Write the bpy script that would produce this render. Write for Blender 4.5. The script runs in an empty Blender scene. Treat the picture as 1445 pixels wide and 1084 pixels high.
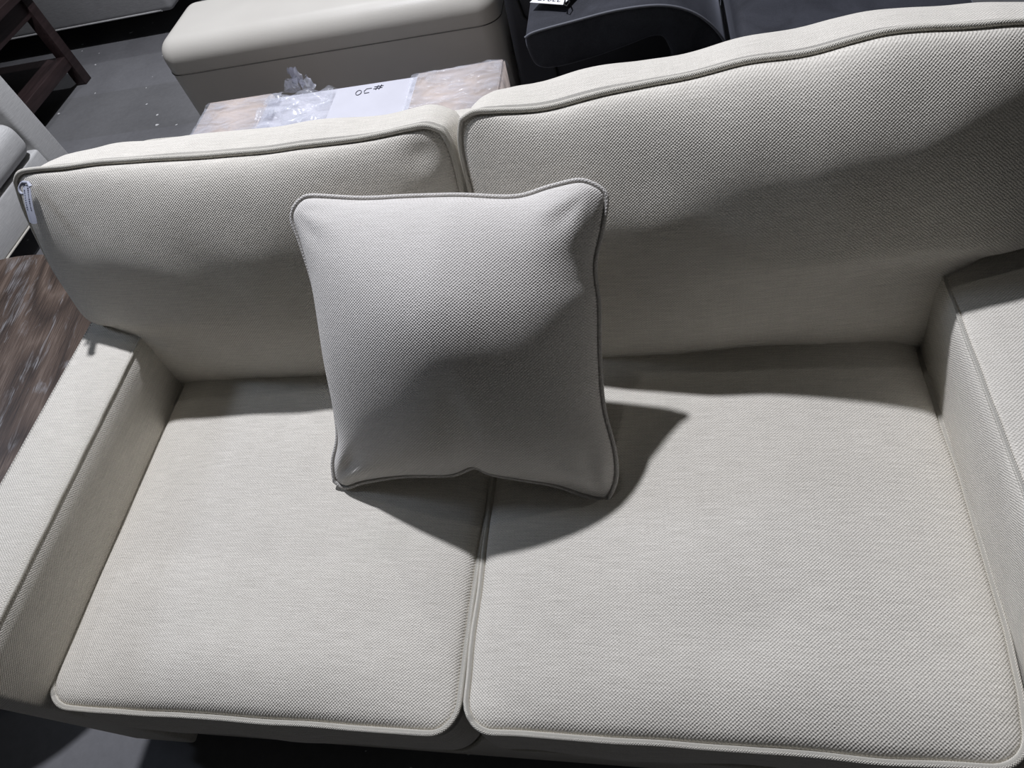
import bpy, bmesh, math, random
from mathutils import Vector, Matrix, noise

random.seed(7)
scn = bpy.context.scene
col = scn.collection

# ------------------------------------------------------------------ camera
cam_data = bpy.data.cameras.new('camera')
cam_data.sensor_width = 36.0
cam_data.sensor_fit = 'HORIZONTAL'
cam_data.lens = 944.23 / 1445.0 * 36.0
cam_data.clip_start = 0.02
cam_data.clip_end = 100
cam = bpy.data.objects.new('camera', cam_data)
col.objects.link(cam)
rot = Matrix(((0.97598525, 0.04470679, 0.21319967),
              (0.08441649, 0.82461583, -0.55935909),
              (-0.20081497, 0.56392379, 0.80103889)))
mw = rot.to_4x4()
mw.translation = Vector((0, 0, 1.5))
cam.matrix_world = mw
scn.camera = cam

# ------------------------------------------------------------------ world, lamps, exposure
scn.view_settings.view_transform = 'Standard'
scn.view_settings.look = 'None'
scn.view_settings.gamma = 1
scn.view_settings.use_curve_mapping = False
scn.view_settings.exposure = 0.0

w = bpy.data.worlds.new('world')
scn.world = w
w.use_nodes = True
w.node_tree.nodes['Background'].inputs[0].default_value = (0.85, 0.90, 1.0, 1)
w.node_tree.nodes['Background'].inputs[1].default_value = 0.008


def lamp(name, loc, power, radius, color=(1, 1, 1), target=None, angle=2.6, blend=0.6):
    d = bpy.data.lights.new(name, 'SPOT')
    d.energy = power
    d.shadow_soft_size = radius
    d.color = color
    d.spot_size = angle
    d.spot_blend = blend
    o = bpy.data.objects.new(name, d)
    col.objects.link(o)
    o.location = loc
    t = Vector(target) if target else Vector((loc[0], loc[1], 0))
    o.rotation_euler = (t - Vector(loc)).to_track_quat('-Z', 'Y').to_euler()
    return o


lamp('ceiling_spotlight', (-0.97, 2.30, 3.65), 520, 0.060, (0.915, 0.928, 1.0), (-0.4, 0.8, 0.4))
lamp('ceiling_spotlight', (-0.30, 1.60, 3.65), 12, 0.04, (1.0, 0.97, 0.92), (-0.3, 0.6, 0.4))
lamp('ceiling_spotlight', (-4.5, 1.35, 3.0), 120, 0.35, (0.70, 0.80, 1.0), (0.2, 0.6, 0.6), 0.7)
lamp('ceiling_spotlight', (0.6, -4.6, 3.4), 18, 0.25, (1.0, 0.97, 0.93), (0.0, 0.6, 0.5), 1.2)
lamp('ceiling_spotlight', (-2.2, 4.6, 3.65), 90, 0.06, (0.92, 0.95, 1.0), (-2.2, 3.6, 0))

# ------------------------------------------------------------------ materials


def new_mat(name, rough=0.8, spec=0.3):
    m = bpy.data.materials.new(name)
    m.use_nodes = True
    nt = m.node_tree
    b = nt.nodes['Principled BSDF']
    b.inputs['Roughness'].default_value = rough
    b.inputs['Specular IOR Level'].default_value = spec
    return m, nt, b


def node(nt, kind, **kw):
    n = nt.nodes.new(kind)
    for k, v in kw.items():
        if k in n.inputs:
            n.inputs[k].default_value = v
        else:
            setattr(n, k, v)
    return n


def math_node(nt, op, a, b=None, c=None):
    n = nt.nodes.new('ShaderNodeMath')
    n.operation = op
    for i, v in enumerate((a, b, c)):
        if v is None:
            continue
        if isinstance(v, (int, float)):
            n.inputs[i].default_value = v
        else:
            nt.links.new(v, n.inputs[i])
    return n.outputs[0]


def ramp(nt, fac, stops):
    r = nt.nodes.new('ShaderNodeValToRGB')
    el = r.color_ramp.elements
    while len(el) < len(stops):
        el.new(0.5)
    for e, (p, c) in zip(el, stops):
        e.position = p
        e.color = c if len(c) == 4 else (*c, 1)
    nt.links.new(fac, r.inputs[0])
    return r.outputs[0]


def mapping(nt, src, scale=(1, 1, 1), rot=(0, 0, 0), loc=(0, 0, 0)):
    m = nt.nodes.new('ShaderNodeMapping')
    m.inputs['Scale'].default_value = scale
    m.inputs['Rotation'].default_value = rot
    m.inputs['Location'].default_value = loc
    nt.links.new(src, m.inputs[0])
    return m.outputs[0]


def noise_tex(nt, vec, scale, detail=3, rough=0.55, dist=0.0):
    n = nt.nodes.new('ShaderNodeTexNoise')
    n.inputs['Scale'].default_value = scale
    n.inputs['Detail'].default_value = detail
    n.inputs['Roughness'].default_value = rough
    n.inputs['Distortion'].default_value = dist
    if vec is not None:
        nt.links.new(vec, n.inputs['Vector'])
    return n.outputs['Fac']


def woven(name, dark, light, pitch=0.0025, bump=0.75, streak=0.6, sheen=0.15, rough=0.9):
    """plain-weave upholstery: yarns over and under, with slubs running across"""
    m, nt, b = new_mat(name, rough, 0.15)
    uv = nt.nodes.new('ShaderNodeUVMap').outputs[0]
    wob = noise_tex(nt, uv, 95, 2)
    wv = math_node(nt, 'MULTIPLY', math_node(nt, 'SUBTRACT', wob, 0.5), 3.4)
    sep = nt.nodes.new('ShaderNodeSeparateXYZ')
    nt.links.new(uv, sep.inputs[0])
    k = math.pi / pitch
    su = math_node(nt, 'SINE', math_node(nt, 'MULTIPLY_ADD', sep.outputs[0], k, wv))
    sv = math_node(nt, 'SINE', math_node(nt, 'MULTIPLY_ADD', sep.outputs[1], k * 1.15, wv))
    weave = math_node(nt, 'MULTIPLY', su, sv)
    grain = noise_tex(nt, uv, 520, 2, 0.6)
    slub = noise_tex(nt, mapping(nt, uv, (22, 420, 1)), 1.0, 3, 0.6)
    slub2 = noise_tex(nt, mapping(nt, uv, (260, 14, 1)), 1.0, 2, 0.5)
    f = math_node(nt, 'MULTIPLY_ADD', weave, 0.07, 0.5)
    f = math_node(nt, 'ADD', f, math_node(nt, 'MULTIPLY', math_node(nt, 'SUBTRACT', slub, 0.5), 1.5 * streak))
    f = math_node(nt, 'ADD', f, math_node(nt, 'MULTIPLY', math_node(nt, 'SUBTRACT', slub2, 0.5), 0.3 * streak))
    f = math_node(nt, 'ADD', f, math_node(nt, 'MULTIPLY', math_node(nt, 'SUBTRACT', grain, 0.5), 0.9))
    c = ramp(nt, f, [(0.1, dark), (0.9, light)])
    nt.links.new(c, b.inputs['Base Color'])
    b.inputs['Sheen Weight'].default_value = sheen
    b.inputs['Sheen Roughness'].default_value = 0.5
    bp = nt.nodes.new('ShaderNodeBump')
    bp.inputs['Strength'].default_value = bump
    bp.inputs['Distance'].default_value = 0.0012
    h = math_node(nt, 'ADD', math_node(nt, 'MULTIPLY', weave, 0.5), math_node(nt, 'MULTIPLY', grain, 0.9))
    nt.links.new(h, bp.inputs['Height'])
    nt.links.new(bp.outputs[0], b.inputs['Normal'])
    return m


CREAM = woven('cream_weave', (0.56, 0.532, 0.475), (0.90, 0.86, 0.78))
PILLOW = woven('pale_weave', (0.52, 0.50, 0.47), (0.84, 0.81, 0.775), streak=0.35)
WELT = woven('welt_weave', (0.55, 0.525, 0.46), (0.86, 0.825, 0.74), pitch=0.0017, streak=0.2)
SEAM = woven('seam_thread', (0.25, 0.24, 0.22), (0.42, 0.41, 0.38), streak=0.2)
WHITEF = woven('white_linen', (0.42, 0.42, 0.42), (0.66, 0.66, 0.65), pitch=0.002, streak=0.9, bump=0.2)
GREYF = woven('grey_linen', (0.22, 0.22, 0.225), (0.38, 0.38, 0.385), pitch=0.002, streak=0.9, bump=0.2)
SEAMD = woven('dark_seam', (0.05, 0.047, 0.042), (0.10, 0.095, 0.085), streak=0.1)  # dark weave for the thin seam line of the leather bench
CHAR = woven('charcoal_weave', (0.035, 0.036, 0.042), (0.06, 0.062, 0.07), streak=0.3, bump=0.2, sheen=0.0)


def leather():
    m, nt, b = new_mat('cream_leather', 0.42, 0.4)
    tc = nt.nodes.new('ShaderNodeTexCoord').outputs['Object']
    n = noise_tex(nt, tc, 3.0, 3)
    c = ramp(nt, n, [(0.3, (0.56, 0.54, 0.495)), (0.7, (0.62, 0.60, 0.55))])
    nt.links.new(c, b.inputs['Base Color'])
    v = nt.nodes.new('ShaderNodeTexVoronoi')
    v.inputs['Scale'].default_value = 300
    nt.links.new(tc, v.inputs['Vector'])
    bp = nt.nodes.new('ShaderNodeBump')
    bp.inputs['Strength'].default_value = 0.25
    bp.inputs['Distance'].default_value = 0.0006
    nt.links.new(v.outputs['Distance'], bp.inputs['Height'])
    nt.links.new(bp.outputs[0], b.inputs['Normal'])
    return m


def velvet():
    m, nt, b = new_mat('slate_velvet', 0.75, 0.2)
    tc = nt.nodes.new('ShaderNodeTexCoord').outputs['Object']
    n = noise_tex(nt, tc, 9.0, 4, 0.6, 0.6)
    n2 = noise_tex(nt, tc, 240.0, 2)
    f = math_node(nt, 'ADD', math_node(nt, 'MULTIPLY', n, 0.8), math_node(nt, 'MULTIPLY', n2, 0.3))
    c = ramp(nt, f, [(0.35, (0.018, 0.019, 0.024)), (0.75, (0.044, 0.046, 0.057))])
    nt.links.new(c, b.inputs['Base Color'])
    b.inputs['Sheen Weight'].default_value = 0.25
    b.inputs['Sheen Roughness'].default_value = 0.35
    b.inputs['Sheen Tint'].default_value = (0.6, 0.63, 0.75, 1)
    return m


def wood_oak():
    m, nt, b = new_mat('limed_oak', 0.5, 0.35)
    tc = nt.nodes.new('ShaderNodeTexCoord').outputs['Object']
    p = mapping(nt, tc, (1, 1, 1), (0, 0, math.radians(-8)))
    sep = nt.nodes.new('ShaderNodeSeparateXYZ')
    nt.links.new(p, sep.inputs[0])
    big = noise_tex(nt, mapping(nt, p, (3.2, 0.9, 1)), 1.0, 2, 0.4)
    # cathedral figure: contour lines of a stretched noise
    rings = math_node(nt, 'FRACT', math_node(nt, 'MULTIPLY', big, 17.0))
    rings = math_node(nt, 'ABSOLUTE', math_node(nt, 'SUBTRACT', rings, 0.5))
    fine = noise_tex(nt, mapping(nt, p, (650, 16, 1)), 1.0, 3, 0.6)
    f = math_node(nt, 'ADD', math_node(nt, 'MULTIPLY', rings, 0.7), math_node(nt, 'MULTIPLY', fine, 1.1))
    c = ramp(nt, f, [(0.50, (0.028, 0.018, 0.013)), (0.82, (0.085, 0.058, 0.043)), (1.15 / 1.2, (0.135, 0.100, 0.080))])
    lime = noise_tex(nt, mapping(nt, p, (34, 9, 1)), 1.0, 4, 0.6, 0.8)
    lm = math_node(nt, 'MULTIPLY', ramp(nt, lime, [(0.55, (0, 0, 0)), (0.66, (1, 1, 1))]),
                   ramp(nt, fine, [(0.42, (0, 0, 0)), (0.6, (1, 1, 1))]))
    mix = nt.nodes.new('ShaderNodeMix')
    mix.data_type = 'RGBA'
    nt.links.new(math_node(nt, 'MULTIPLY', lm, 0.75), mix.inputs[0])
    nt.links.new(c, mix.inputs[6])
    mix.inputs[7].default_value = (0.26, 0.26, 0.27, 1)
    nt.links.new(mix.outputs[2], b.inputs['Base Color'])
    bp = nt.nodes.new('ShaderNodeBump')
    bp.inputs['Strength'].default_value = 0.4
    bp.inputs['Distance'].default_value = 0.0008
    nt.links.new(fine, bp.inputs['Height'])
    nt.links.new(bp.outputs[0], b.inputs['Normal'])
    return m


def wood_dark():
    m, nt, b = new_mat('espresso_wood', 0.45, 0.4)
    tc = nt.nodes.new('ShaderNodeTexCoord').outputs['Object']
    fine = noise_tex(nt, mapping(nt, tc, (60, 6, 60)), 1.0, 3)
    c = ramp(nt, fine, [(0.3, (0.020, 0.012, 0.012)), (0.75, (0.045, 0.028, 0.028))])
    nt.links.new(c, b.inputs['Base Color'])
    return m


def concrete():
    m, nt, b = new_mat('polished_concrete', 0.6, 0.35)
    tc = nt.nodes.new('ShaderNodeTexCoord').outputs['Object']
    n1 = noise_tex(nt, tc, 1.6, 5, 0.6, 0.4)
    n2 = noise_tex(nt, tc, 45, 4, 0.7)
    f = math_node(nt, 'ADD', math_node(nt, 'MULTIPLY', n1, 0.75), math_node(nt, 'MULTIPLY', n2, 0.3))
    c = ramp(nt, f, [(0.38, (0.120, 0.120, 0.124)), (0.68, (0.175, 0.176, 0.182))])
    # slabs of slightly different grey, laid along the aisle
    sep = nt.nodes.new('ShaderNodeSeparateXYZ')
    nt.links.new(tc, sep.inputs[0])
    slab = math_node(nt, 'LESS_THAN', math_node(nt, 'PINGPONG', math_node(nt, 'ADD', sep.outputs[1], 0.35), 3.15), 2.95)
    mix = nt.nodes.new('ShaderNodeMix')
    mix.data_type = 'RGBA'
    mix.blend_type = 'MULTIPLY'
    nt.links.new(math_node(nt, 'MULTIPLY', slab, 1.0), mix.inputs[0])
    nt.links.new(c, mix.inputs[6])
    mix.inputs[7].default_value = (1.1, 1.1, 1.12, 1)
    # white flecks
    fl = noise_tex(nt, tc, 26, 1, 0.3)
    fm = math_node(nt, 'GREATER_THAN', fl, 0.765)
    mix2 = nt.nodes.new('ShaderNodeMix')
    mix2.data_type = 'RGBA'
    nt.links.new(fm, mix2.inputs[0])
    nt.links.new(mix.outputs[2], mix2.inputs[6])
    mix2.inputs[7].default_value = (0.6, 0.6, 0.6, 1)
    nt.links.new(mix2.outputs[2], b.inputs['Base Color'])
    nt.links.new(ramp(nt, n1, [(0.3, (0.5, 0.5, 0.5)), (0.7, (0.7, 0.7, 0.7))]), b.inputs['Roughness'])
    return m


def plain(name, c, rough=0.6, spec=0.3, var=0.06, scale=12):
    m, nt, b = new_mat(name, rough, spec)
    tc = nt.nodes.new('ShaderNodeTexCoord').outputs['Object']
    n = noise_tex(nt, tc, scale, 4)
    lo = tuple(x * (1 - var) for x in c)
    hi = tuple(min(1, x * (1 + var)) for x in c)
    nt.links.new(ramp(nt, n, [(0.3, lo), (0.7, hi)]), b.inputs['Base Color'])
    return m


def film():
    m, nt, b = new_mat('plastic_film', 0.18, 0.7)
    tc = nt.nodes.new('ShaderNodeTexCoord').outputs['Object']
    b.inputs['Base Color'].default_value = (0.66, 0.68, 0.76, 1)
    n = noise_tex(nt, mapping(nt, tc, (9, 22, 9), (0, 0, 0.7)), 1.0, 4, 0.6, 1.0)
    a = ramp(nt, n, [(0.38, (0.08, 0.08, 0.08)), (0.72, (0.60, 0.60, 0.60))])
    nt.links.new(a, b.inputs['Alpha'])
    bp = nt.nodes.new('ShaderNodeBump')
    bp.inputs['Strength'].default_value = 0.8
    bp.inputs['Distance'].default_value = 0.01
    nt.links.new(n, bp.inputs['Height'])
    nt.links.new(bp.outputs[0], b.inputs['Normal'])
    return m


LEATHER = leather()
VELVET = velvet()
VELVETP = plain('velvet_piping', (0.13, 0.135, 0.155), 0.7)
OAK = wood_oak()
DARKW = wood_dark()
CONCRETE = concrete()
CARD = plain('kraft_cardboard', (0.62, 0.53, 0.475), 0.8, 0.2)
FOAM = plain('white_foam_sheet', (0.60, 0.60, 0.66), 0.6, 0.3, 0.03)
BLACK = plain('black_plastic', (0.012, 0.012, 0.013), 0.5)
INK = plain('ink', (0.03, 0.03, 0.06), 0.7)
TAGM = plain('tag_paper', (0.40, 0.42, 0.50), 0.45, 0.4)
WHITE = plain('white_card', (0.85, 0.85, 0.87), 0.5)
FILM = film()

# ------------------------------------------------------------------ builders


def box_uv(me):
    """UV in metres from each face's main direction"""
    uvl = me.uv_layers.new(name='UVMap')
    for p in me.polygons:
        n = p.normal
        ax = max(range(3), key=lambda i: abs(n[i]))
        a, b = [(1, 2), (0, 2), (0, 1)][ax]
        for li in p.loop_indices:
            co = me.vertices[me.loops[li].vertex_index].co
            uvl.data[li].uv = (co[a], co[b])


def link_mesh(name, verts, faces, mat, parent=None, uvs=None, smooth=True):
    me = bpy.data.meshes.new(name)
    me.from_pydata([tuple(v) for v in verts], [], faces)
    me.update()
    if uvs is None:
        box_uv(me)
    else:
        uvl = me.uv_layers.new(name='UVMap')
        for l in me.loops:
            uvl.data[l.index].uv = uvs[l.vertex_index]
    me.polygons.foreach_set('use_smooth', [smooth] * len(me.polygons))
    me.materials.append(mat)
    o = bpy.data.objects.new(name, me)
    col.objects.link(o)
    if parent is not None:
        o.parent = parent
        o.matrix_parent_inverse = parent.matrix_world.inverted()
    return o


def from_bm(name, bm, mat, parent=None, smooth=True, auto=None):
    bmesh.ops.recalc_face_normals(bm, faces=bm.faces[:])
    bm.normal_update()
    me = bpy.data.meshes.new(name)
    bm.to_mesh(me)
    bm.free()
    box_uv(me)
    me.polygons.foreach_set('use_smooth', [smooth] * len(me.polygons))
    if auto:
        me.set_sharp_from_angle(angle=auto)
    me.materials.append(mat)
    o = bpy.data.objects.new(name, me)
    col.objects.link(o)
    if parent is not None:
        o.parent = parent
        o.matrix_parent_inverse = parent.matrix_world.inverted()
    return o


def thing(name, label, cat, loc, group=None, rz=0.0):
    o = bpy.data.objects.new(name, None)
    col.objects.link(o)
    o.empty_display_size = 0.1
    o.location = loc
    o.rotation_euler = (0, 0, rz)
    o['label'] = label
    o['category'] = cat
    if group:
        o['group'] = group
    bpy.context.view_layer.update()
    return o


def bm_box(bm, lo, hi, bevel=0.0, seg=3, mat=None):
    lo, hi = Vector(lo), Vector(hi)
    r = bmesh.ops.create_cube(bm, size=1.0)
    vs = r['verts']
    c = (lo + hi) / 2
    s = hi - lo
    for v in vs:
        v.co = Vector((v.co.x * s.x, v.co.y * s.y, v.co.z * s.z)) + c
        if mat:
            v.co = mat @ v.co
    if bevel > 0:
        es = list({e for v in vs for e in v.link_edges})
        bmesh.ops.bevel(bm, geom=es, offset=bevel, segments=seg, profile=0.5, affect='EDGES')
    return bm


def box(name, lo, hi, mat, parent=None, bevel=0.0, seg=3):
    bm = bmesh.new()
    bm_box(bm, lo, hi, bevel, seg)
    return from_bm(name, bm, mat, parent, True, math.radians(40) if bevel == 0 else None)


def tube(name, pts, r, mat, parent=None, closed=False, seg=8, caps=True):
    pts = [Vector(p) for p in pts]
    n = len(pts)
    verts, faces, uvs = [], [], []
    prev = None
    dist = 0.0
    for i, p in enumerate(pts):
        a = pts[(i - 1) % n] if (closed or i > 0) else p
        b = pts[(i + 1) % n] if (closed or i < n - 1) else p
        t = (b - a).normalized()
        if prev is None:
            ref = Vector((0, 0, 1)) if abs(t.z) < 0.9 else Vector((1, 0, 0))
            prev = (ref - ref.dot(t) * t).normalized()
        else:
            prev = (prev - prev.dot(t) * t).normalized()
            dist += (p - pts[i - 1]).length
        bn = t.cross(prev)
        for k in range(seg):
            an = 2 * math.pi * k / seg
            verts.append(p + (prev * math.cos(an) + bn * math.sin(an)) * r)
            uvs.append((dist, k / seg * 2 * math.pi * r))
    m = n if closed else n - 1
    for i in range(m):
        j = (i + 1) % n
        for k in range(seg):
            k2 = (k + 1) % seg
            faces.append((i * seg + k, j * seg + k, j * seg + k2, i * seg + k2))
    if not closed and caps:
        faces.append(tuple(range(seg - 1, -1, -1)))
        faces.append(tuple((n - 1) * seg + k for k in range(seg)))
    return link_mesh(name, verts, faces, mat, parent, uvs)


def extrude_profile(name, prof, y0, y1, mat, parent=None, axis='y', bevel=0.0, smooth=True):
    """closed 2D profile pulled along y (profile in x,z)"""
    bm = bmesh.new()
    a = [bm.verts.new((x, y0, z)) for x, z in prof]
    b = [bm.verts.new((x, y1, z)) for x, z in prof]
    n = len(prof)
    bm.faces.new(a)
    bm.faces.new(b[::-1])
    for i in range(n):
        bm.faces.new((a[i], b[i], b[(i + 1) % n], a[(i + 1) % n]))
    if bevel:
        bmesh.ops.recalc_face_normals(bm, faces=bm.faces[:])
        es = [e for e in bm.edges if abs(e.verts[0].co.y - e.verts[1].co.y) < 1e-6]
        bmesh.ops.bevel(bm, geom=es, offset=bevel, segments=3, profile=0.5, affect='EDGES')
    return from_bm(name, bm, mat, parent, smooth, math.radians(35))


def catmull(pts, res=8, closed=False):
    out = []
    n = len(pts)
    rng = range(n) if closed else range(n - 1)
    for i in rng:
        p0 = pts[(i - 1) % n] if closed or i > 0 else pts[i]
        p1 = pts[i]
        p2 = pts[(i + 1) % n]
        p3 = pts[(i + 2) % n] if closed or i < n - 2 else pts[i + 1]
        for k in range(res):
            t = k / res
            out.append(tuple(0.5 * ((2 * b) + (c - a) * t + (2 * a - 5 * b + 4 * c - d) * t * t + (3 * b - a - 3 * c + d) * t ** 3)
                             for a, b, c, d in zip(p0, p1, p2, p3)))
    if not closed:
        out.append(tuple(pts[-1]))
    return out


def resample(pts, n, ease=True):
    """n+1 points along the polyline, denser near both ends"""
    pts = [Vector(p) for p in pts]
    L = [0.0]
    for a, b in zip(pts, pts[1:]):
        L.append(L[-1] + (b - a).length)
    out = []
    j = 0
    for i in range(n + 1):
        s = i / n
        if ease:
            s = 0.5 * s + 0.5 * (0.5 - 0.5 * math.cos(math.pi * s))
        d = s * L[-1]
        while j < len(L) - 2 and L[j + 1] < d:
            j += 1
        seg = L[j + 1] - L[j]
        t = 0 if seg == 0 else (d - L[j]) / seg
        out.append(pts[j].lerp(pts[j + 1], min(max(t, 0), 1)))
    return out


def cushion(name, sides, frame, T, crown, crown_back, bulge, mat, parent, weltmat, wobble=0.003,
            n=64, m=48, q=0.55, pw=3.0, dents=(), wrinkle=0.0, lump=1.0, welt_r=0.0046, seed=0.0, label=None, boxseg=6, insets=(0, 0, 0, 0)):
    """boxed (T>0) or knife-edge (T=0) cushion. sides = bottom, right, top, left polylines in (u,v):
    bottom runs left to right, right runs bottom to top, top runs left to right, left runs bottom to top."""
    O, U, V, N = frame
    bot, rig, top, lef = [resample(s, k) for s, k in zip(sides, (n, m, n, m))]

    def S(i, j):      # parameters
        s = i / n
        t = j / m
        s = 0.5 * s + 0.5 * (0.5 - 0.5 * math.cos(math.pi * s))
        t = 0.5 * t + 0.5 * (0.5 - 0.5 * math.cos(math.pi * t))
        return s, t

    def wob(p):
        return Vector((noise.noise(Vector((p.x * 11, p.y * 11, seed))), noise.noise(Vector((p.x * 11, p.y * 11, seed + 9.3))))) * wobble

    grid = [[None] * (m + 1) for _ in range(n + 1)]
    for i in range(n + 1):
        for j in range(m + 1):
            s, t = S(i, j)
            p = (1 - t) * bot[i] + t * top[i] + (1 - s) * lef[j] + s * rig[j] \
                - ((1 - s) * (1 - t) * bot[0] + s * (1 - t) * bot[n] + (1 - s) * t * top[0] + s * t * top[n])
            grid[i][j] = p + wob(p)

    def prof(s, t):
        g = 1 - abs(2 * s - 1) ** pw
        h = 1 - abs(2 * t - 1) ** pw
        return max(g * h, 0) ** q

    def height(p, s, t, c, sgn):
        e = prof(s, t)
        h = c * e
        h += lump * e * (noise.noise(Vector((p.x * 3.2, p.y * 3.2, seed + 20 * sgn))) * 0.008 + noise.noise(Vector((p.x * 9, p.y * 9, seed + 30 * sgn))) * 0.0035)
        if sgn > 0:
            for (du, dv, su, sv, a) in dents:
                h += a * e * math.exp(-((p.x - du) / su) ** 2 - ((p.y - dv) / sv) ** 2)
            if wrinkle:
                for (ci, cj) in ((0, 0), (1, 0), (0, 1), (1, 1)):
                    cp = grid[ci * n][cj * m]
                    d = p - cp
                    r = d.length
                    an = math.atan2(d.y, d.x)
                    h += (wrinkle if cj == 0 else wrinkle * 0.3) * math.sin(an * 9 + seed + ci * 2.1 + cj) * math.exp(-((r - 0.055) / 0.035) ** 2) * min(1, e * 3)
        return h

    cen2 = sum((grid[a][b] for a in (0, n) for b in (0, m)), Vector((0, 0))) / 4
    corners = [(grid[0][0], insets[0]), (grid[n][0], insets[1]), (grid[n][m], insets[2]), (grid[0][m], insets[3])]

    def inset(p, f):
        q_ = p.copy()
        for cp, k in corners:
            if k:
                q_ += (cen2 - cp).normalized() * k * f * math.exp(-((p - cp).length / 0.11) ** 2)
        return q_

    verts, uvs, faces = [], [], []
    fi = {}

    def add(p2, nz, uv):
        verts.append(O + U * p2.x + V * p2.y + N * nz)
        uvs.append(uv)
        return len(verts) - 1

    for i in range(n + 1):
        for j in range(m + 1):
            s, t = S(i, j)
            p = grid[i][j]
            fi[i, j] = add(p, height(p, s, t, crown, 1), (p.x, p.y))
    for i in range(n):
        for j in range(m):
            faces.append((fi[i, j], fi[i + 1, j], fi[i + 1, j + 1], fi[i, j + 1]))
    ring = [(i, 0) for i in range(n)] + [(n, j) for j in range(m)] + [(i, m) for i in range(n, 0, -1)] + [(0, j) for j in range(m, 0, -1)]
    R = len(ring)
    bi = {}
    for i in range(n + 1):
        for j in range(m + 1):
            if T == 0 and (i in (0, n) or j in (0, m)):
                bi[i, j] = fi[i, j]
                continue
            s, t = S(i, j)
            p = grid[i][j]
            bi[i, j] = add(inset(p, 1), -T - height(p, s, t, crown_back, -1), (p.x + 3, p.y))
    for i in range(n):
        for j in range(m):
            faces.append((bi[i, j], bi[i, j + 1], bi[i + 1, j + 1], bi[i + 1, j]))
    # boxing
    if T > 0:
        prev = [fi[r] for r in ring]
        first = prev
        rows = [prev]
        outn = []
        for k, r in enumerate(ring):
            a = grid[ring[k - 1][0]][ring[k - 1][1]]
            b = grid[ring[(k + 1) % R][0]][ring[(k + 1) % R][1]]
            t2 = (b - a).normalized()
            outn.append(Vector((t2.y, -t2.x)))
        dist = [0.0]
        for k in range(1, R):
            dist.append(dist[-1] + (grid[ring[k][0]][ring[k][1]] - grid[ring[k - 1][0]][ring[k - 1][1]]).length)
        for w_ in range(1, boxseg):
            f = w_ / boxseg
            row = []
            for k, r in enumerate(ring):
                p = grid[r[0]][r[1]]
                bl = bulge * math.sin(math.pi * f ** 1.35) * (1 + 0.6 * noise.noise(Vector((p.x * 5, p.y * 5, seed + 4))))
                row.append(add(inset(p, f) + outn[k] * bl, -T * f, (dist[k], T * f + 5)))
            rows.append(row)
        rows.append([bi[r] for r in ring])
        for ra, rb in zip(rows, rows[1:]):
            for k in range(R):
                k2 = (k + 1) % R
                faces.append((ra[k], rb[k], rb[k2], ra[k2]))
    ob = link_mesh(name, verts, faces, mat, parent, uvs)
    if label:
        ob['label'] = label
    bm = bmesh.new()
    bm.from_mesh(ob.data)
    bmesh.ops.recalc_face_normals(bm, faces=bm.faces[:])
    bm.to_mesh(ob.data)
    bm.free()
    loop = [O + U * grid[a][b].x + V * grid[a][b].y for a, b in ring]
    cen = sum(loop, Vector()) / len(loop)

    def off(p, k):
        return p + (U * outn2[k].x + V * outn2[k].y) * (welt_r * 0.75)
    outn2 = []
    for k in range(R):
        a = grid[ring[k - 1][0]][ring[k - 1][1]]
        b = grid[ring[(k + 1) % R][0]][ring[(k + 1) % R][1]]
        t2 = (b - a).normalized()
        outn2.append(Vector((t2.y, -t2.x)))
    tube('welt', [off(p, k) + N * welt_r * 0.35 for k, p in enumerate(loop)], welt_r, weltmat, ob, closed=True)
    if T > 0:
        loop2 = [O + U * inset(grid[a][b], 1).x + V * inset(grid[a][b], 1).y for a, b in ring]
        tube('welt', [off(p, k) - N * (T + welt_r * 0.35) for k, p in enumerate(loop2)], welt_r, weltmat, ob, closed=True)
    return ob


# ------------------------------------------------------------------ setting
fl = box('floor', (-9, -4, -0.05), (7, 10, 0), CONCRETE)
fl['kind'] = 'structure'

# ------------------------------------------------------------------ the sofa
sofa = thing('sofa', 'large cream woven two-seat sofa with welted cushions filling the photo', 'sofa', (-0.28, 0.6, 0))


def arm(sign, xi, xo):
    """xi inner side, xo outer side"""
    w_ = xo - xi
    prof = [(xi, 0.08), (xi, 0.50), (xi - 0.004 * sign, 0.58), (xi - 0.005 * sign, 0.62), (xi - 0.002 * sign, 0.640), (xi + 0.002 * sign, 0.646),
            (xi + 0.010 * sign, 0.650), (xi + w_ * 0.3, 0.6535), (xi + w_ * 0.6, 0.654), (xo - 0.016 * sign, 0.652), (xo - 0.006 * sign, 0.649),
            (xo, 0.640), (xo + 0.002 * sign, 0.55), (xo, 0.3), (xo, 0.08)]
    a = extrude_profile('arm', prof, 0.108, 1.09, CREAM, sofa, bevel=0.006)
    # welt seam on the inner top edge and stitched line near the outer edge
    tube('piping', [(xi + 0.001 * sign, 0.112 + 0.0245 * k, 0.6465 + 0.0006 * math.sin(k * 1.7)) for k in range(40)], 0.0032, WELT, a, seg=8)
    vs, fs = [], []
    y = 0.115
    xs = xo - 0.013 * sign
    while y < 1.08:
        b = len(vs)
        vs += [(xs - 0.0007, y, 0.6528), (xs + 0.0007, y, 0.6528), (xs + 0.0007, y + 0.0034, 0.6528), (xs - 0.0007, y + 0.0034, 0.6528)]
        vs += [(p[0], p[1], p[2] + 0.0006) for p in vs[b:b + 4]]
        fs += [(b + 4, b + 5, b + 6, b + 7), (b, b + 3, b + 2, b + 1)] + [(b + i, b + (i + 1) % 4, b + 4 + (i + 1) % 4, b + 4 + i) for i in range(4)]
        y += 0.0058
    link_mesh('stitching', vs, fs, SEAM, a, smooth=False)
    return a


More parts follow.
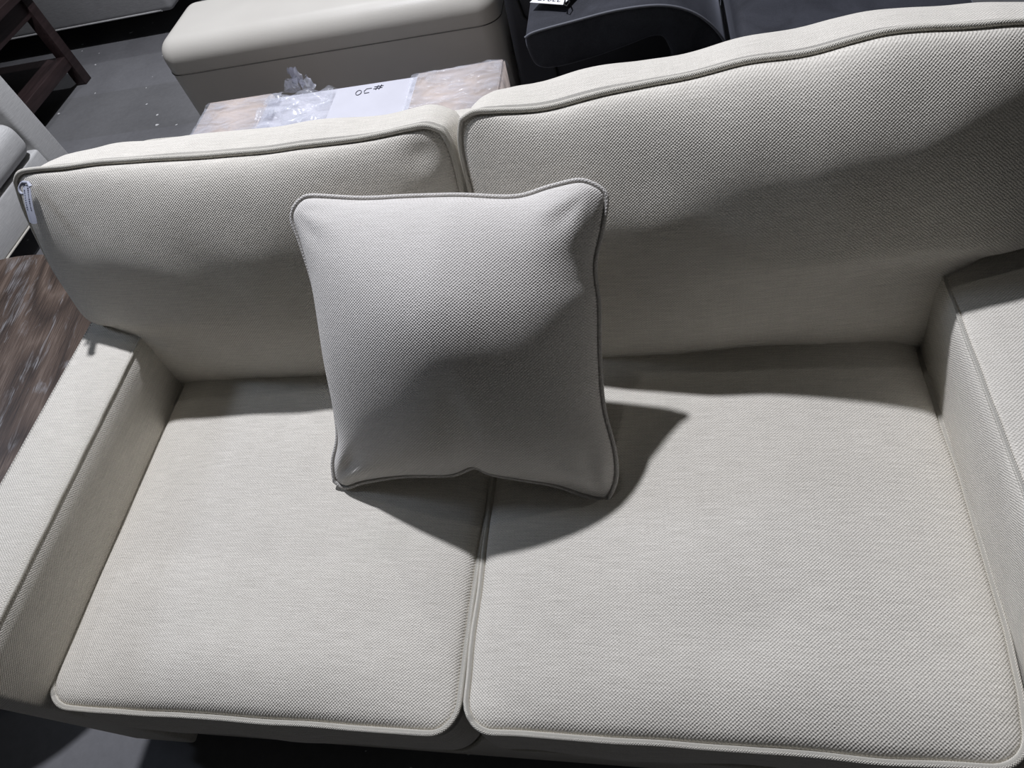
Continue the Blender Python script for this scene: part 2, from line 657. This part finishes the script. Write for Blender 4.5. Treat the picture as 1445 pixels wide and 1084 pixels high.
arm(-1, -0.985, -1.130)
arm(1, 0.429, 0.574)
box('front_rail', (-0.984, 0.125, 0.08), (0.428, 0.17, 0.325), CREAM, sofa, 0.008)
box('seat_deck', (-0.984, 0.171, 0.26), (0.428, 0.90, 0.322), CREAM, sofa, 0.004)
# back frame: slanted slab behind the cushions
bm = bmesh.new()
prof = [(0.905, 0.08), (0.905, 0.36), (1.045, 0.79), (1.075, 0.805), (1.13, 0.80), (1.145, 0.78), (1.10, 0.08)]
a = [bm.verts.new((-1.128, y, z)) for y, z in prof]
b = [bm.verts.new((0.572, y, z)) for y, z in prof]
bm.faces.new(a)
bm.faces.new(b[::-1])
for i in range(len(prof)):
    bm.faces.new((a[i], b[i], b[(i + 1) % 7], a[(i + 1) % 7]))
bmesh.ops.recalc_face_normals(bm, faces=bm.faces[:])
bmesh.ops.bevel(bm, geom=bm.edges[:], offset=0.006, segments=2, affect='EDGES')
from_bm('back_frame', bm, CREAM, sofa)
for x, y in ((-1.09, 0.16), (0.53, 0.16), (-1.09, 1.04), (0.53, 1.04)):
    box('leg', (x - 0.03, y - 0.03, 0), (x + 0.03, y + 0.03, 0.082), DARKW, sofa, 0.003)

# --- seat cushions (outline in world x,y at the height of the upper welt)
ZF = (Vector((0, 0, 0.497)), Vector((1, 0, 0)), Vector((0, 1, 0)), Vector((0, 0, 1)))


def arc(cx_, cy_, r, a0, a1, k=7):
    return [(cx_ + r * math.cos(math.radians(a0 + (a1 - a0) * i / k)), cy_ + r * math.sin(math.radians(a0 + (a1 - a0) * i / k))) for i in range(k + 1)]


def seat(sides, seed, label, dents):
    return cushion('seat_cushion', sides, ZF, 0.165, 0.041, 0.004, 0.014, CREAM, sofa, WELT, wobble=0.0022,
                   q=0.5, pw=3.2, seed=seed, label=label, dents=dents)


bl = arc(-0.937, 0.162, 0.048, 225, 270)
left_bottom = bl + [(-0.88, 0.1135), (-0.80, 0.1135), (-0.62, 0.1135), (-0.45, 0.1135), (-0.38, 0.114)] + arc(-0.335, 0.151, 0.037, 270, 315)
left_right = arc(-0.335, 0.151, 0.037, 315, 360) + [(-0.299, 0.24), (-0.295, 0.37), (-0.289, 0.47), (-0.286, 0.55), (-0.286, 0.80)] + arc(-0.306, 0.86, 0.02, 0, 45)
left_top = arc(-0.95, 0.86, 0.025, 135, 90) + arc(-0.306, 0.86, 0.02, 90, 45)
left_left = arc(-0.937, 0.162, 0.048, 225, 180) + [(-0.983, 0.30), (-0.981, 0.5), (-0.980, 0.62), (-0.979, 0.80)] + arc(-0.95, 0.86, 0.025, 180, 135)
seat((left_bottom, left_right, left_top, left_left), 1.0, 'seat cushion at the left', ((-0.6, 0.17, 0.4, 0.06, 0.007),))

right_bottom = arc(-0.242, 0.159, 0.040, 225, 270) + [(-0.2, 0.1205), (-0.047, 0.120), (0.128, 0.1195), (0.25, 0.118), (0.33, 0.119)] + arc(0.362, 0.164, 0.045, 270, 315)
right_right = arc(0.362, 0.164, 0.045, 315, 360) + [(0.414, 0.20), (0.422, 0.27), (0.425, 0.38), (0.425, 0.5), (0.425, 0.62), (0.425, 0.80)] + arc(0.40, 0.86, 0.02, 0, 45)
right_top = arc(-0.258, 0.86, 0.02, 135, 90) + arc(0.40, 0.86, 0.02, 90, 45)
right_left = arc(-0.242, 0.159, 0.040, 225, 180) + [(-0.283, 0.24), (-0.281, 0.37), (-0.278, 0.5), (-0.278, 0.80)] + arc(-0.258, 0.86, 0.02, 180, 135)
seat((right_bottom, right_right, right_top, right_left), 5.0, 'seat cushion at the right', ((0.1, 0.17, 0.4, 0.06, 0.007), (-0.09, 0.45, 0.09, 0.09, -0.011)))

# --- back cushions, T-shaped, wrapping over the arms
bV = Vector((0, 0.163, 0.41)).normalized()
bN = Vector((1, 0, 0)).cross(bV)
BF = (Vector((0, 0.742, 0.517)), Vector((1, 0, 0)), bV, bN)
DV = -0.017 * 0.93      # welt outlines were measured from the seat plane


def sh(pts):
    return [(u, v + DV) for u, v in pts]


b_bottom = catmull([(-0.996, 0.006), (-0.96, -0.001), (-0.835, 0.0), (-0.672, 0.004), (-0.45, 0.002), (-0.34, 0.004), (-0.302, 0.018)], 6)
b_right = catmull([(-0.302, 0.018), (-0.296, 0.05), (-0.297, 0.15), (-0.300, 0.26), (-0.302, 0.335), (-0.303, 0.38), (-0.305, 0.41), (-0.312, 0.436)], 6)
b_top = catmull([(-1.112, 0.447), (-1.095, 0.459), (-1.055, 0.460), (-0.923, 0.455), (-0.82, 0.450), (-0.718, 0.444), (-0.56, 0.441), (-0.436, 0.440), (-0.365, 0.445), (-0.335, 0.446), (-0.312, 0.436)], 6)
b_left = catmull([(-0.996, 0.006), (-1.006, 0.03), (-1.020, 0.070), (-1.036, 0.110), (-1.057, 0.145), (-1.085, 0.163), (-1.112, 0.170), (-1.126, 0.190), (-1.131, 0.24), (-1.130, 0.32), (-1.124, 0.40), (-1.112, 0.447)], 6)
back_l = cushion('back_cushion', tuple(map(sh, (b_bottom, b_right, b_top, b_left))), BF, 0.137, 0.082, 0.010, 0.022, CREAM, sofa, WELT,
                 wobble=0.004, q=0.52, pw=2.0, seed=11.0, n=84, m=64, label='back cushion at the left, wrapping over the left arm', insets=(0, 0, 0.02, 0.075),
                 dents=((-0.345, 0.40, 0.028, 0.022, -0.022), (-0.40, 0.30, 0.10, 0.12, -0.012), (-0.86, 0.33, 0.10, 0.10, 0.006)))
c_bottom = catmull([(-0.262, 0.018), (-0.22, 0.008), (-0.104, 0.010), (0.029, 0.015), (0.15, 0.022), (0.244, 0.015), (0.311, 0.018), (0.378, 0.012), (0.42, -0.002), (0.448, 0.004)], 6)
c_right = catmull([(0.448, 0.004), (0.455, 0.03), (0.458, 0.08), (0.466, 0.121), (0.479, 0.152), (0.505, 0.168), (0.548, 0.174), (0.57, 0.19), (0.576, 0.26), (0.574, 0.38), (0.565, 0.455)], 6)
c_top = catmull([(-0.274, 0.448), (-0.255, 0.455), (-0.223, 0.452), (-0.157, 0.450), (-0.061, 0.457), (0.04, 0.465), (0.137, 0.473), (0.229, 0.476), (0.316, 0.483), (0.401, 0.482), (0.48, 0.475), (0.54, 0.468), (0.565, 0.455)], 6)
c_left = catmull([(-0.262, 0.018), (-0.272, 0.06), (-0.276, 0.15), (-0.279, 0.25), (-0.281, 0.332), (-0.282, 0.38), (-0.281, 0.42), (-0.274, 0.448)], 6)
back_r = cushion('back_cushion', tuple(map(sh, (c_bottom, c_right, c_top, c_left))), BF, 0.150, 0.088, 0.010, 0.022, CREAM, sofa, WELT,
                 wobble=0.004, q=0.52, pw=2.0, seed=17.0, n=88, m=64, label='back cushion at the right, wrapping over the right arm', insets=(0, 0, 0.02, 0.025),
                 dents=((0.0, 0.36, 0.16, 0.10, -0.006), (0.30, 0.36, 0.20, 0.10, 0.014)))

# ------------------------------------------------------------------ throw pillow
pU = Vector((0.9987, -0.0397, -0.0311)).normalized()
pV = Vector((0.0499, 0.6877, 0.7242)).normalized()
pN = pU.cross(pV).normalized()
PF = (Vector((-0.309, 0.624, 0.700)), pU, pV, pN)
p_right = catmull([(0.233, -0.236), (0.2465, -0.203), (0.245, -0.157), (0.228, -0.082), (0.223, 0.0), (0.223, 0.072), (0.219, 0.105), (0.219, 0.138), (0.229, 0.178), (0.236, 0.224), (0.222, 0.240)], 5)
p_bottom = catmull([(-0.228, -0.222), (-0.208, -0.231), (-0.174, -0.219), (-0.099, -0.206), (-0.03, -0.202), (-0.006, -0.197), (0.021, -0.186), (0.047, -0.197), (0.089, -0.204), (0.154, -0.213), (0.199, -0.228), (0.233, -0.236)], 5)
p_top = catmull([(-0.252, 0.232), (-0.238, 0.244), (-0.217, 0.248), (-0.138, 0.240), (-0.061, 0.239), (0.019, 0.237), (0.105, 0.230), (0.156, 0.241), (0.198, 0.248), (0.222, 0.240)], 5)
p_left = catmull([(-0.228, -0.222), (-0.228, -0.188), (-0.214, -0.142), (-0.215, -0.077), (-0.222, -0.009), (-0.226, 0.055), (-0.232, 0.12), (-0.246, 0.18), (-0.257, 0.215), (-0.252, 0.232)], 5)
pil = cushion('throw_pillow', (p_bottom, p_right, p_top, p_left), PF, 0.0, 0.120, 0.075, 0.0, PILLOW, None, PILLOW,
              wobble=0.001, q=0.60, pw=2.1, seed=23.0, n=72, m=72, wrinkle=0.006, lump=0.35, welt_r=0.0034,
              dents=((0.20, 0.13, 0.06, 0.09, 0.014), (-0.19, -0.17, 0.05, 0.04, -0.006), (0.03, 0.07, 0.15, 0.10, 0.018)))
pil['label'] = 'square pale grey throw pillow leaning upright where the two seat cushions meet'
pil['category'] = 'pillow'

# ------------------------------------------------------------------ paper tag at the left cushion corner
tagt = thing('price_tag', 'narrow grey printed paper tag hooked on the top left corner of the sofa cushion', 'tag', (-1.06, 0.85, 0.88))
TO = Vector((-1.075, 0.880, 0.922))
TD = Vector((0.010, -0.057, -0.044)).normalized()
TW = Vector((1.0, -0.10, 0.0))
TW = (TW - TW.dot(TD) * TD).normalized()
TN = TW.cross(TD).normalized()
if TN.dot(Vector((0, -1, 1))) < 0:
    TN = -TN
vs, fs = [], []
K = 14
for i in range(K + 1):
    f = i / K
    d = 0.070 * f
    wd = 0.0085 if f < 0.9 else 0.0085 - (f - 0.9) * 0.012
    crv = 0.003 * math.sin(f * 3.0)
    for s in (-1, 0, 1):
        for k in (0, 1):
            vs.append(TO + TD * (d - (0.004 if s < 0 and i == K else 0)) + TW * wd * s + TN * (crv + (0.0015 if s == 0 else 0) + k * 0.0008))
for i in range(K):
    a, b = i * 6, (i + 1) * 6
    for s in (0, 2):
        fs.append((a + s + 1, a + s + 3, b + s + 3, b + s + 1))
        fs.append((a + s, b + s, b + s + 2, a + s + 2))
    fs.append((a, a + 1, b + 1, b))
    fs.append((a + 4, b + 4, b + 5, a + 5))
e = K * 6
fs += [(0, 2, 3, 1), (2, 4, 5, 3), (e, e + 1, e + 3, e + 2), (e + 2, e + 3, e + 5, e + 4)]
link_mesh('paper_strip', vs, fs, TAGM, tagt, smooth=False)
# worn print: two columns of small marks
bm = bmesh.new()
for c_, (f0, f1, cnt) in enumerate(((0.14, 0.62, 9), (0.10, 0.66, 11))):
    for i in range(cnt):
        f = f0 + (f1 - f0) * i / (cnt - 1)
        c = TO + TD * 0.070 * f + TW * (-0.0040 if c_ == 0 else 0.0040) + TN * (0.003 * math.sin(f * 3.0) + 0.0018)
        hw = random.uniform(0.0008, 0.0016)
        hl = random.uniform(0.0009, 0.0020) if not (c_ == 0 and i == 0) else 0.0032
        q_ = [bm.verts.new(c + TW * hw * a + TD * hl * b) for a, b in ((-1, -1), (1, -0.6), (0.8, 1), (-0.7, 0.8))]
        q2 = [bm.verts.new(v.co + TN * 0.0002) for v in q_]
        bm.faces.new(q_)
        bm.faces.new(q2)
        for k in range(4):
            bm.faces.new((q_[k], q_[(k + 1) % 4], q2[(k + 1) % 4], q2[k]))
from_bm('printed_marks', bm, INK, tagt, False)
ringc = TO - TW * 0.011 + TD * 0.004
tube('hook', [ringc + TW * 0.0075 * math.cos(a) + TD * 0.0085 * math.sin(a) for a in [math.pi * 2 * k / 24 for k in range(24)]], 0.0024, TAGM, tagt, closed=True)
tube('clip', [TO - TW * 0.012 - TD * 0.005, TO - TW * 0.004 - TD * 0.006 + TN * 0.002, TO + TW * 0.006 - TD * 0.003 + TN * 0.002, TO + TW * 0.008 + TD * 0.004], 0.003, TAGM, tagt)

# ------------------------------------------------------------------ round wooden side table
tb = thing('side_table', 'round brown limed-oak side table standing outside the left arm of the sofa', 'table', (-1.59, 0.72, 0))


def lathe(name, prof, mat, parent, cx_, cy_, seg=96):
    vs, fs = [], []
    for r, z in prof:
        for k in range(seg):
            a_ = 2 * math.pi * k / seg
            vs.append((cx_ + r * math.cos(a_), cy_ + r * math.sin(a_), z))
    for i in range(len(prof) - 1):
        for k in range(seg):
            k2 = (k + 1) % seg
            fs.append((i * seg + k, i * seg + k2, (i + 1) * seg + k2, (i + 1) * seg + k))
    fs.append(tuple(range(seg - 1, -1, -1)))
    fs.append(tuple((len(prof) - 1) * seg + k for k in range(seg)))
    o = link_mesh(name, vs, fs, mat, parent)
    o.data.set_sharp_from_angle(angle=math.radians(40))
    return o


lathe('tabletop', [(0.40, 0.518), (0.418, 0.522), (0.42, 0.530), (0.42, 0.546), (0.416, 0.55)], OAK, tb, -1.59, 0.725)
lathe('pedestal', [(0.05, 0.03), (0.045, 0.2), (0.06, 0.48), (0.12, 0.518)], OAK, tb, -1.59, 0.725, 48)
lathe('base', [(0.27, 0.0), (0.275, 0.006), (0.27, 0.026), (0.05, 0.032)], OAK, tb, -1.59, 0.725, 64)

# ------------------------------------------------------------------ long cream leather bench behind
bench = thing('storage_bench', 'long cream leather bench with rounded top edge behind the wrapped package', 'bench', (-1.07, 2.35, 0))
bm = bmesh.new()
bm_box(bm, (-1.715, 2.20, 0.03), (-0.455, 2.56, 0.528), 0.068, 9)
from_bm('body', bm, LEATHER, bench)
sr = 0.068
sx0, sx1, sy0 = -1.7155, -0.4545, 2.1995
pts_ = [(sx0, 2.48)] + [(sx0 + sr - sr * math.cos(math.radians(q_)), sy0 + sr - sr * math.sin(math.radians(q_))) for q_ in range(0, 91, 9)] \
    + [(sx1 - sr + sr * math.sin(math.radians(q_)), sy0 + sr - sr * math.cos(math.radians(q_))) for q_ in range(0, 91, 9)] + [(sx1, 2.48)]
tube('seam', [(x, y, 0.418) for x, y in pts_], 0.0019, SEAMD, bench, seg=6)
for x, y in ((-1.62, 2.26), (-0.52, 2.26), (-1.62, 2.5), (-0.52, 2.5)):
    box('foot', (x - 0.02, y - 0.02, 0), (x + 0.02, y + 0.02, 0.031), DARKW, bench, 0.002)

# ------------------------------------------------------------------ wrapped package
pk = thing('wrapped_package', 'long flat package in clear plastic film and cardboard between sofa and cream bench', 'package', (-0.87, 1.70, 0))
box('foam_block', (-1.33, 1.55, 0.02), (-0.40, 1.818, 0.495), FOAM, pk, 0.008)


def slanted_box(name, x0, x1, y0, y1, z0, zl, zr, mat, parent, bev=0.006):
    bm = bmesh.new()
    co = [(x0, y0, z0), (x1, y0, z0), (x1, y1, z0), (x0, y1, z0), (x0, y0, zl), (x1, y0, zr), (x1, y1, zr), (x0, y1, zl)]
    v = [bm.verts.new(c) for c in co]
    for f in ((0, 3, 2, 1), (4, 5, 6, 7), (0, 1, 5, 4), (1, 2, 6, 5), (2, 3, 7, 6), (3, 0, 4, 7)):
        bm.faces.new([v[i] for i in f])
    bmesh.ops.bevel(bm, geom=bm.edges[:], offset=bev, segments=2, affect='EDGES')
    return from_bm(name, bm, mat, parent)


slanted_box('cardboard_sleeve', -1.345, -1.12, 1.54, 1.838, 0.01, 0.500, 0.500, CARD, pk)
slanted_box('cardboard_sleeve', -0.65, -0.385, 1.54, 1.828, 0.01, 0.498, 0.503, CARD, pk)


def film_sheet(x0, x1, y0, y1, zf, amp, drop_l, drop_r, seed, nx=60, ny=26):
    """wrinkled sheet lying over the top and hanging over the sides"""
    vs, fs = [], []
    for i in range(nx + 1):
        for j in range(ny + 1):
            x = x0 + (x1 - x0) * i / nx
            y = y0 + (y1 - y0) * j / ny
            z = zf(x)
            z += amp * (abs(noise.noise(Vector((x * 14 + y * 9, y * 16 - x * 6, seed)))) * 1.6 + abs(noise.noise(Vector((x * 40, y * 40, seed + 3)))) * 0.5)
            if drop_l and x < x0 + drop_l:
                f = 1 - (x - x0) / drop_l
                z -= 0.35 * f ** 1.4
                x += 0.6 * drop_l * f ** 2
            if drop_r and x > x1 - drop_r:
                f = 1 - (x1 - x) / drop_r
                z -= 0.35 * f ** 1.4
                x -= 0.6 * drop_r * f ** 2
            fy = (y - y1 + 0.03) / 0.03
            if fy > 0:
                z -= 0.02 * fy
            vs.append((x, y, z))
    for i in range(nx):
        for j in range(ny):
            a_ = i * (ny + 1) + j
            fs.append((a_, a_ + ny + 1, a_ + ny + 2, a_ + 1))
    return link_mesh('plastic_wrap', vs, fs, FILM, pk)


film_sheet(-1.40, -1.08, 1.50, 1.852, lambda x: 0.503, 0.006, 0.057, 0, 3.0)
film_sheet(-0.66, -0.335, 1.50, 1.842, lambda x: 0.504 + 0.004 * max(0, (x + 0.65) / 0.265), 0.005, 0, 0.052, 8.0)
f3 = film_sheet(-1.13, -0.90, 1.52, 1.83, lambda x: 0.498, 0.018, 0, 0, 5.0, 50, 40)
# crumpled knot of film standing up at the rear edge
for s in range(3):
    vs, fs = [], []
    for i in range(13):
        for j in range(7):
            u = i / 12
            v = j / 6
            a_ = u * 2.6 + s * 2.1
            r = 0.012 + 0.030 * math.sin(u * math.pi) * (1 - v * 0.5)
            nz = noise.noise(Vector((u * 5, v * 5, s * 7.7)))
            vs.append((-1.035 + r * math.cos(a_) * (1 if s != 1 else 1.5) + nz * 0.01 + s * 0.012, 1.84 + r * 0.6 * math.sin(a_), 0.50 + 0.05 * v * (1.2 if s == 0 else 0.7) + nz * 0.012))
    for i in range(12):
        for j in range(6):
            k = i * 7 + j
            fs.append((k, k + 7, k + 8, k + 1))
    link_mesh('plastic_tuft', vs, fs, FOAM if s == 0 else FILM, pk)
# hand-written marks on the foam sheet
hw = []


def stroke(pts):
    tube('handwriting', [(x, y, 0.4962) for x, y in pts], 0.0009, INK, pk, seg=5)


stroke([(-0.823 + 0.009 * math.cos(a_), 1.772 + 0.012 * math.sin(a_)) for a_ in [6.6 * k / 14 for k in range(15)]])
stroke([(-0.784, 1.786), (-0.800, 1.786), (-0.806, 1.776), (-0.803, 1.764), (-0.788, 1.765)])
stroke([(-0.765, 1.796), (-0.770, 1.774)])
stroke([(-0.755, 1.797), (-0.760, 1.774)])
stroke([(-0.777, 1.790), (-0.748, 1.791)])
stroke([(-0.778, 1.780), (-0.750, 1.782)])

# ------------------------------------------------------------------ white armless sofa, far left
ws = thing('slipper_chair', 'white linen armless chair behind the round table at the left edge', 'chair', (-2.9, 1.95, 0))
box('base', (-3.25, 1.50, 0.10), (-2.42, 2.15, 0.25), WHITEF, ws, 0.012)
bm = bmesh.new()
bm_box(bm, (-3.25, 1.50, 0.255), (-2.40, 2.135, 0.40), 0.055, 6)
from_bm('seat_cushion', bm, WHITEF, ws)
box('backrest', (-3.26, 2.15, 0.10), (-2.425, 2.27, 0.78), WHITEF, ws, 0.018)
bm = bmesh.new()
bm_box(bm, (-3.20, 1.98, 0.41), (-2.47, 2.145, 0.76), 0.05, 6)
from_bm('back_cushion', bm, WHITEF, ws)
for x, y in ((-3.18, 1.57), (-2.50, 1.57), (-3.18, 2.20), (-2.50, 2.20)):
    box('leg', (x - 0.02, y - 0.02, 0), (x + 0.02, y + 0.02, 0.101), DARKW, ws, 0.002)
tube('piping', [(-2.418, 1.50 + 0.03 * k, 0.103) for k in range(22)], 0.004, WELT, ws)

# ------------------------------------------------------------------ dark wood coffee table
ct = thing('coffee_table', 'dark espresso wood coffee table with low stretchers at the top left corner', 'table', (-3.4, 2.7, 0))
box('tabletop', (-4.2, 2.30, 0.45), (-2.87, 3.22, 0.485), DARKW, ct, 0.004)
for x, y in ((-2.93, 3.15), (-2.93, 2.36), (-4.13, 3.15), (-4.13, 2.36)):
    box('leg', (x - 0.03, y - 0.03, 0), (x + 0.03, y + 0.03, 0.45), DARKW, ct, 0.003)
for x in (-2.93, -4.13):
    box('apron', (x - 0.015, 2.39, 0.36), (x + 0.015, 3.12, 0.45), DARKW, ct, 0.002)
    box('stretcher', (x - 0.025, 2.39, 0.10), (x + 0.025, 3.12, 0.155), DARKW, ct, 0.002)
for y in (3.15, 2.36):
    box('apron', (-4.10, y - 0.015, 0.36), (-2.96, y + 0.015, 0.45), DARKW, ct, 0.002)

box('shade_board', (-4.10, 2.40, 0.122), (-2.957, 3.16, 0.140), DARKW, ct, 0.002)  # added dark board, stands in for the black shadow under the table

# ------------------------------------------------------------------ grey sofa across the aisle
gs = thing('couch', 'grey linen couch seen across the aisle behind the dark wood table', 'couch', (-3.4, 3.95, 0))
bm = bmesh.new()
bm_box(bm, (-4.6, 3.50, 0.12), (-2.44, 4.35, 0.50), 0.03, 4)
from_bm('body', bm, GREYF, gs)
bm = bmesh.new()
bm_box(bm, (-4.6, 4.17, 0.505), (-2.44, 4.37, 0.85), 0.03, 4)
from_bm('backrest', bm, GREYF, gs)
tube('piping', [(-4.56 + 0.05 * k, 3.504, 0.132) for k in range(42)], 0.005, WHITEF, gs)
for x, y in ((-4.4, 3.90), (-2.9, 3.90), (-4.4, 4.25), (-2.7, 4.25)):
    box('leg', (x - 0.025, y - 0.025, 0), (x + 0.025, y + 0.025, 0.121), DARKW, gs, 0.002)

# ------------------------------------------------------------------ charcoal chair and slate velvet sofa behind
cc = thing('recliner', 'charcoal upholstered recliner side between the cream bench and the velvet sofa', 'recliner', (-0.2, 2.6, 0))
bm = bmesh.new()
bm_box(bm, (-0.435, 2.22, 0.03), (0.20, 3.0, 0.70), 0.03, 4)
from_bm('body', bm, CHAR, cc)
tube('seam', [(-0.405, 2.217, 0.60), (-0.39, 2.215, 0.50), (-0.375, 2.214, 0.42), (-0.33, 2.214, 0.36), (-0.30, 2.215, 0.25), (-0.29, 2.216, 0.08)], 0.005, BLACK, cc)

vsf = thing('velvet_sofa', 'slate grey velvet sofa with flared arm behind the right back cushion', 'sofa', (0.3, 2.0, 0))
prof = catmull([(-0.300, 0.565), (-0.298, 0.600), (-0.270, 0.612), (-0.17, 0.622), (-0.06, 0.632), (0.04, 0.628), (0.11, 0.606), (0.165, 0.565), (0.205, 0.51),
                (0.225, 0.44), (0.235, 0.30), (0.235, 0.06), (0.10, 0.06), (0.09, 0.30), (0.085, 0.44), (0.06, 0.53), (0.03, 0.55), (-0.04, 0.535), (-0.14, 0.515), (-0.24, 0.505), (-0.285, 0.520)], 5, True)
extrude_profile('arm', prof, 1.73, 2.20, VELVET, vsf, bevel=0.012)
tube('piping', [(x, 1.733, z) for x, z in catmull([(-0.300, 0.600), (-0.270, 0.611), (-0.17, 0.622), (-0.06, 0.632), (0.04, 0.628), (0.11, 0.606), (0.165, 0.565), (0.205, 0.51), (0.22, 0.46)], 5)], 0.0035, VELVETP, vsf)
bm = bmesh.new()
bm_box(bm, (0.243, 1.52, 0.33), (0.80, 2.60, 0.50), 0.03, 5)
from_bm('seat_cushion', bm, VELVET, vsf)
box('base', (0.245, 1.54, 0.08), (0.79, 2.6, 0.32), VELVET, vsf, 0.015)
bm = bmesh.new()
bm_box(bm, (0.243, 2.605, 0.10), (0.80, 2.76, 0.86), 0.035, 5)
from_bm('backrest', bm, VELVET, vsf)
for x, y in ((0.29, 1.6), (0.74, 1.6), (0.29, 2.5), (0.74, 2.5)):
    box('leg', (x - 0.02, y - 0.02, 0), (x + 0.02, y + 0.02, 0.081), DARKW, vsf, 0.002)

bm = bmesh.new()
bm_box(bm, (-0.215, 1.45, 0.06), (0.232, 1.725, 0.500), 0.025, 5)
from_bm('front_rail', bm, VELVET, vsf)
# price card on the velvet arm
pc = thing('price_card', 'white handwritten price card lying on the velvet sofa arm', 'card', (-0.22, 1.83, 0.62))
mtx = Matrix.Translation((-0.222, 1.855, 0.634)) @ Matrix.Rotation(math.radians(-32), 4, 'Z') @ Matrix.Rotation(math.radians(-4), 4, 'Y')
bm = bmesh.new()
bm_box(bm, (-0.055, -0.04, 0), (0.055, 0.04, 0.0012), mat=mtx)
from_bm('card', bm, WHITE, pc, False)
txt = bpy.data.curves.new('handwriting', 'FONT')
txt.body = '22047'
txt.size = 0.030
txt.extrude = 0.0002
txt.align_x = 'CENTER'
txt.align_y = 'CENTER'
to = bpy.data.objects.new('handwriting', txt)
col.objects.link(to)
to.matrix_world = mtx @ Matrix.Translation((0.0, -0.018, 0.0015)) @ Matrix.Rotation(math.pi, 4, 'Z')
bpy.context.view_layer.update()
me = bpy.data.meshes.new_from_object(to)
hwo = bpy.data.objects.new('handwriting', me)
col.objects.link(hwo)
hwo.matrix_world = to.matrix_world.copy()
me.materials.clear()
me.materials.append(INK)
bpy.data.objects.remove(to)
wm = hwo.matrix_world.copy()
hwo.parent = pc
hwo.matrix_parent_inverse = pc.matrix_world.inverted()
hwo.matrix_world = wm
tube('string', [mtx @ Vector(p) for p in ((0.048, -0.02, 0.002), (0.062, -0.045, 0.004), (0.074, -0.050, 0.003), (0.070, -0.03, 0.003), (0.05, -0.01, 0.002))], 0.002, BLACK, pc, seg=6)
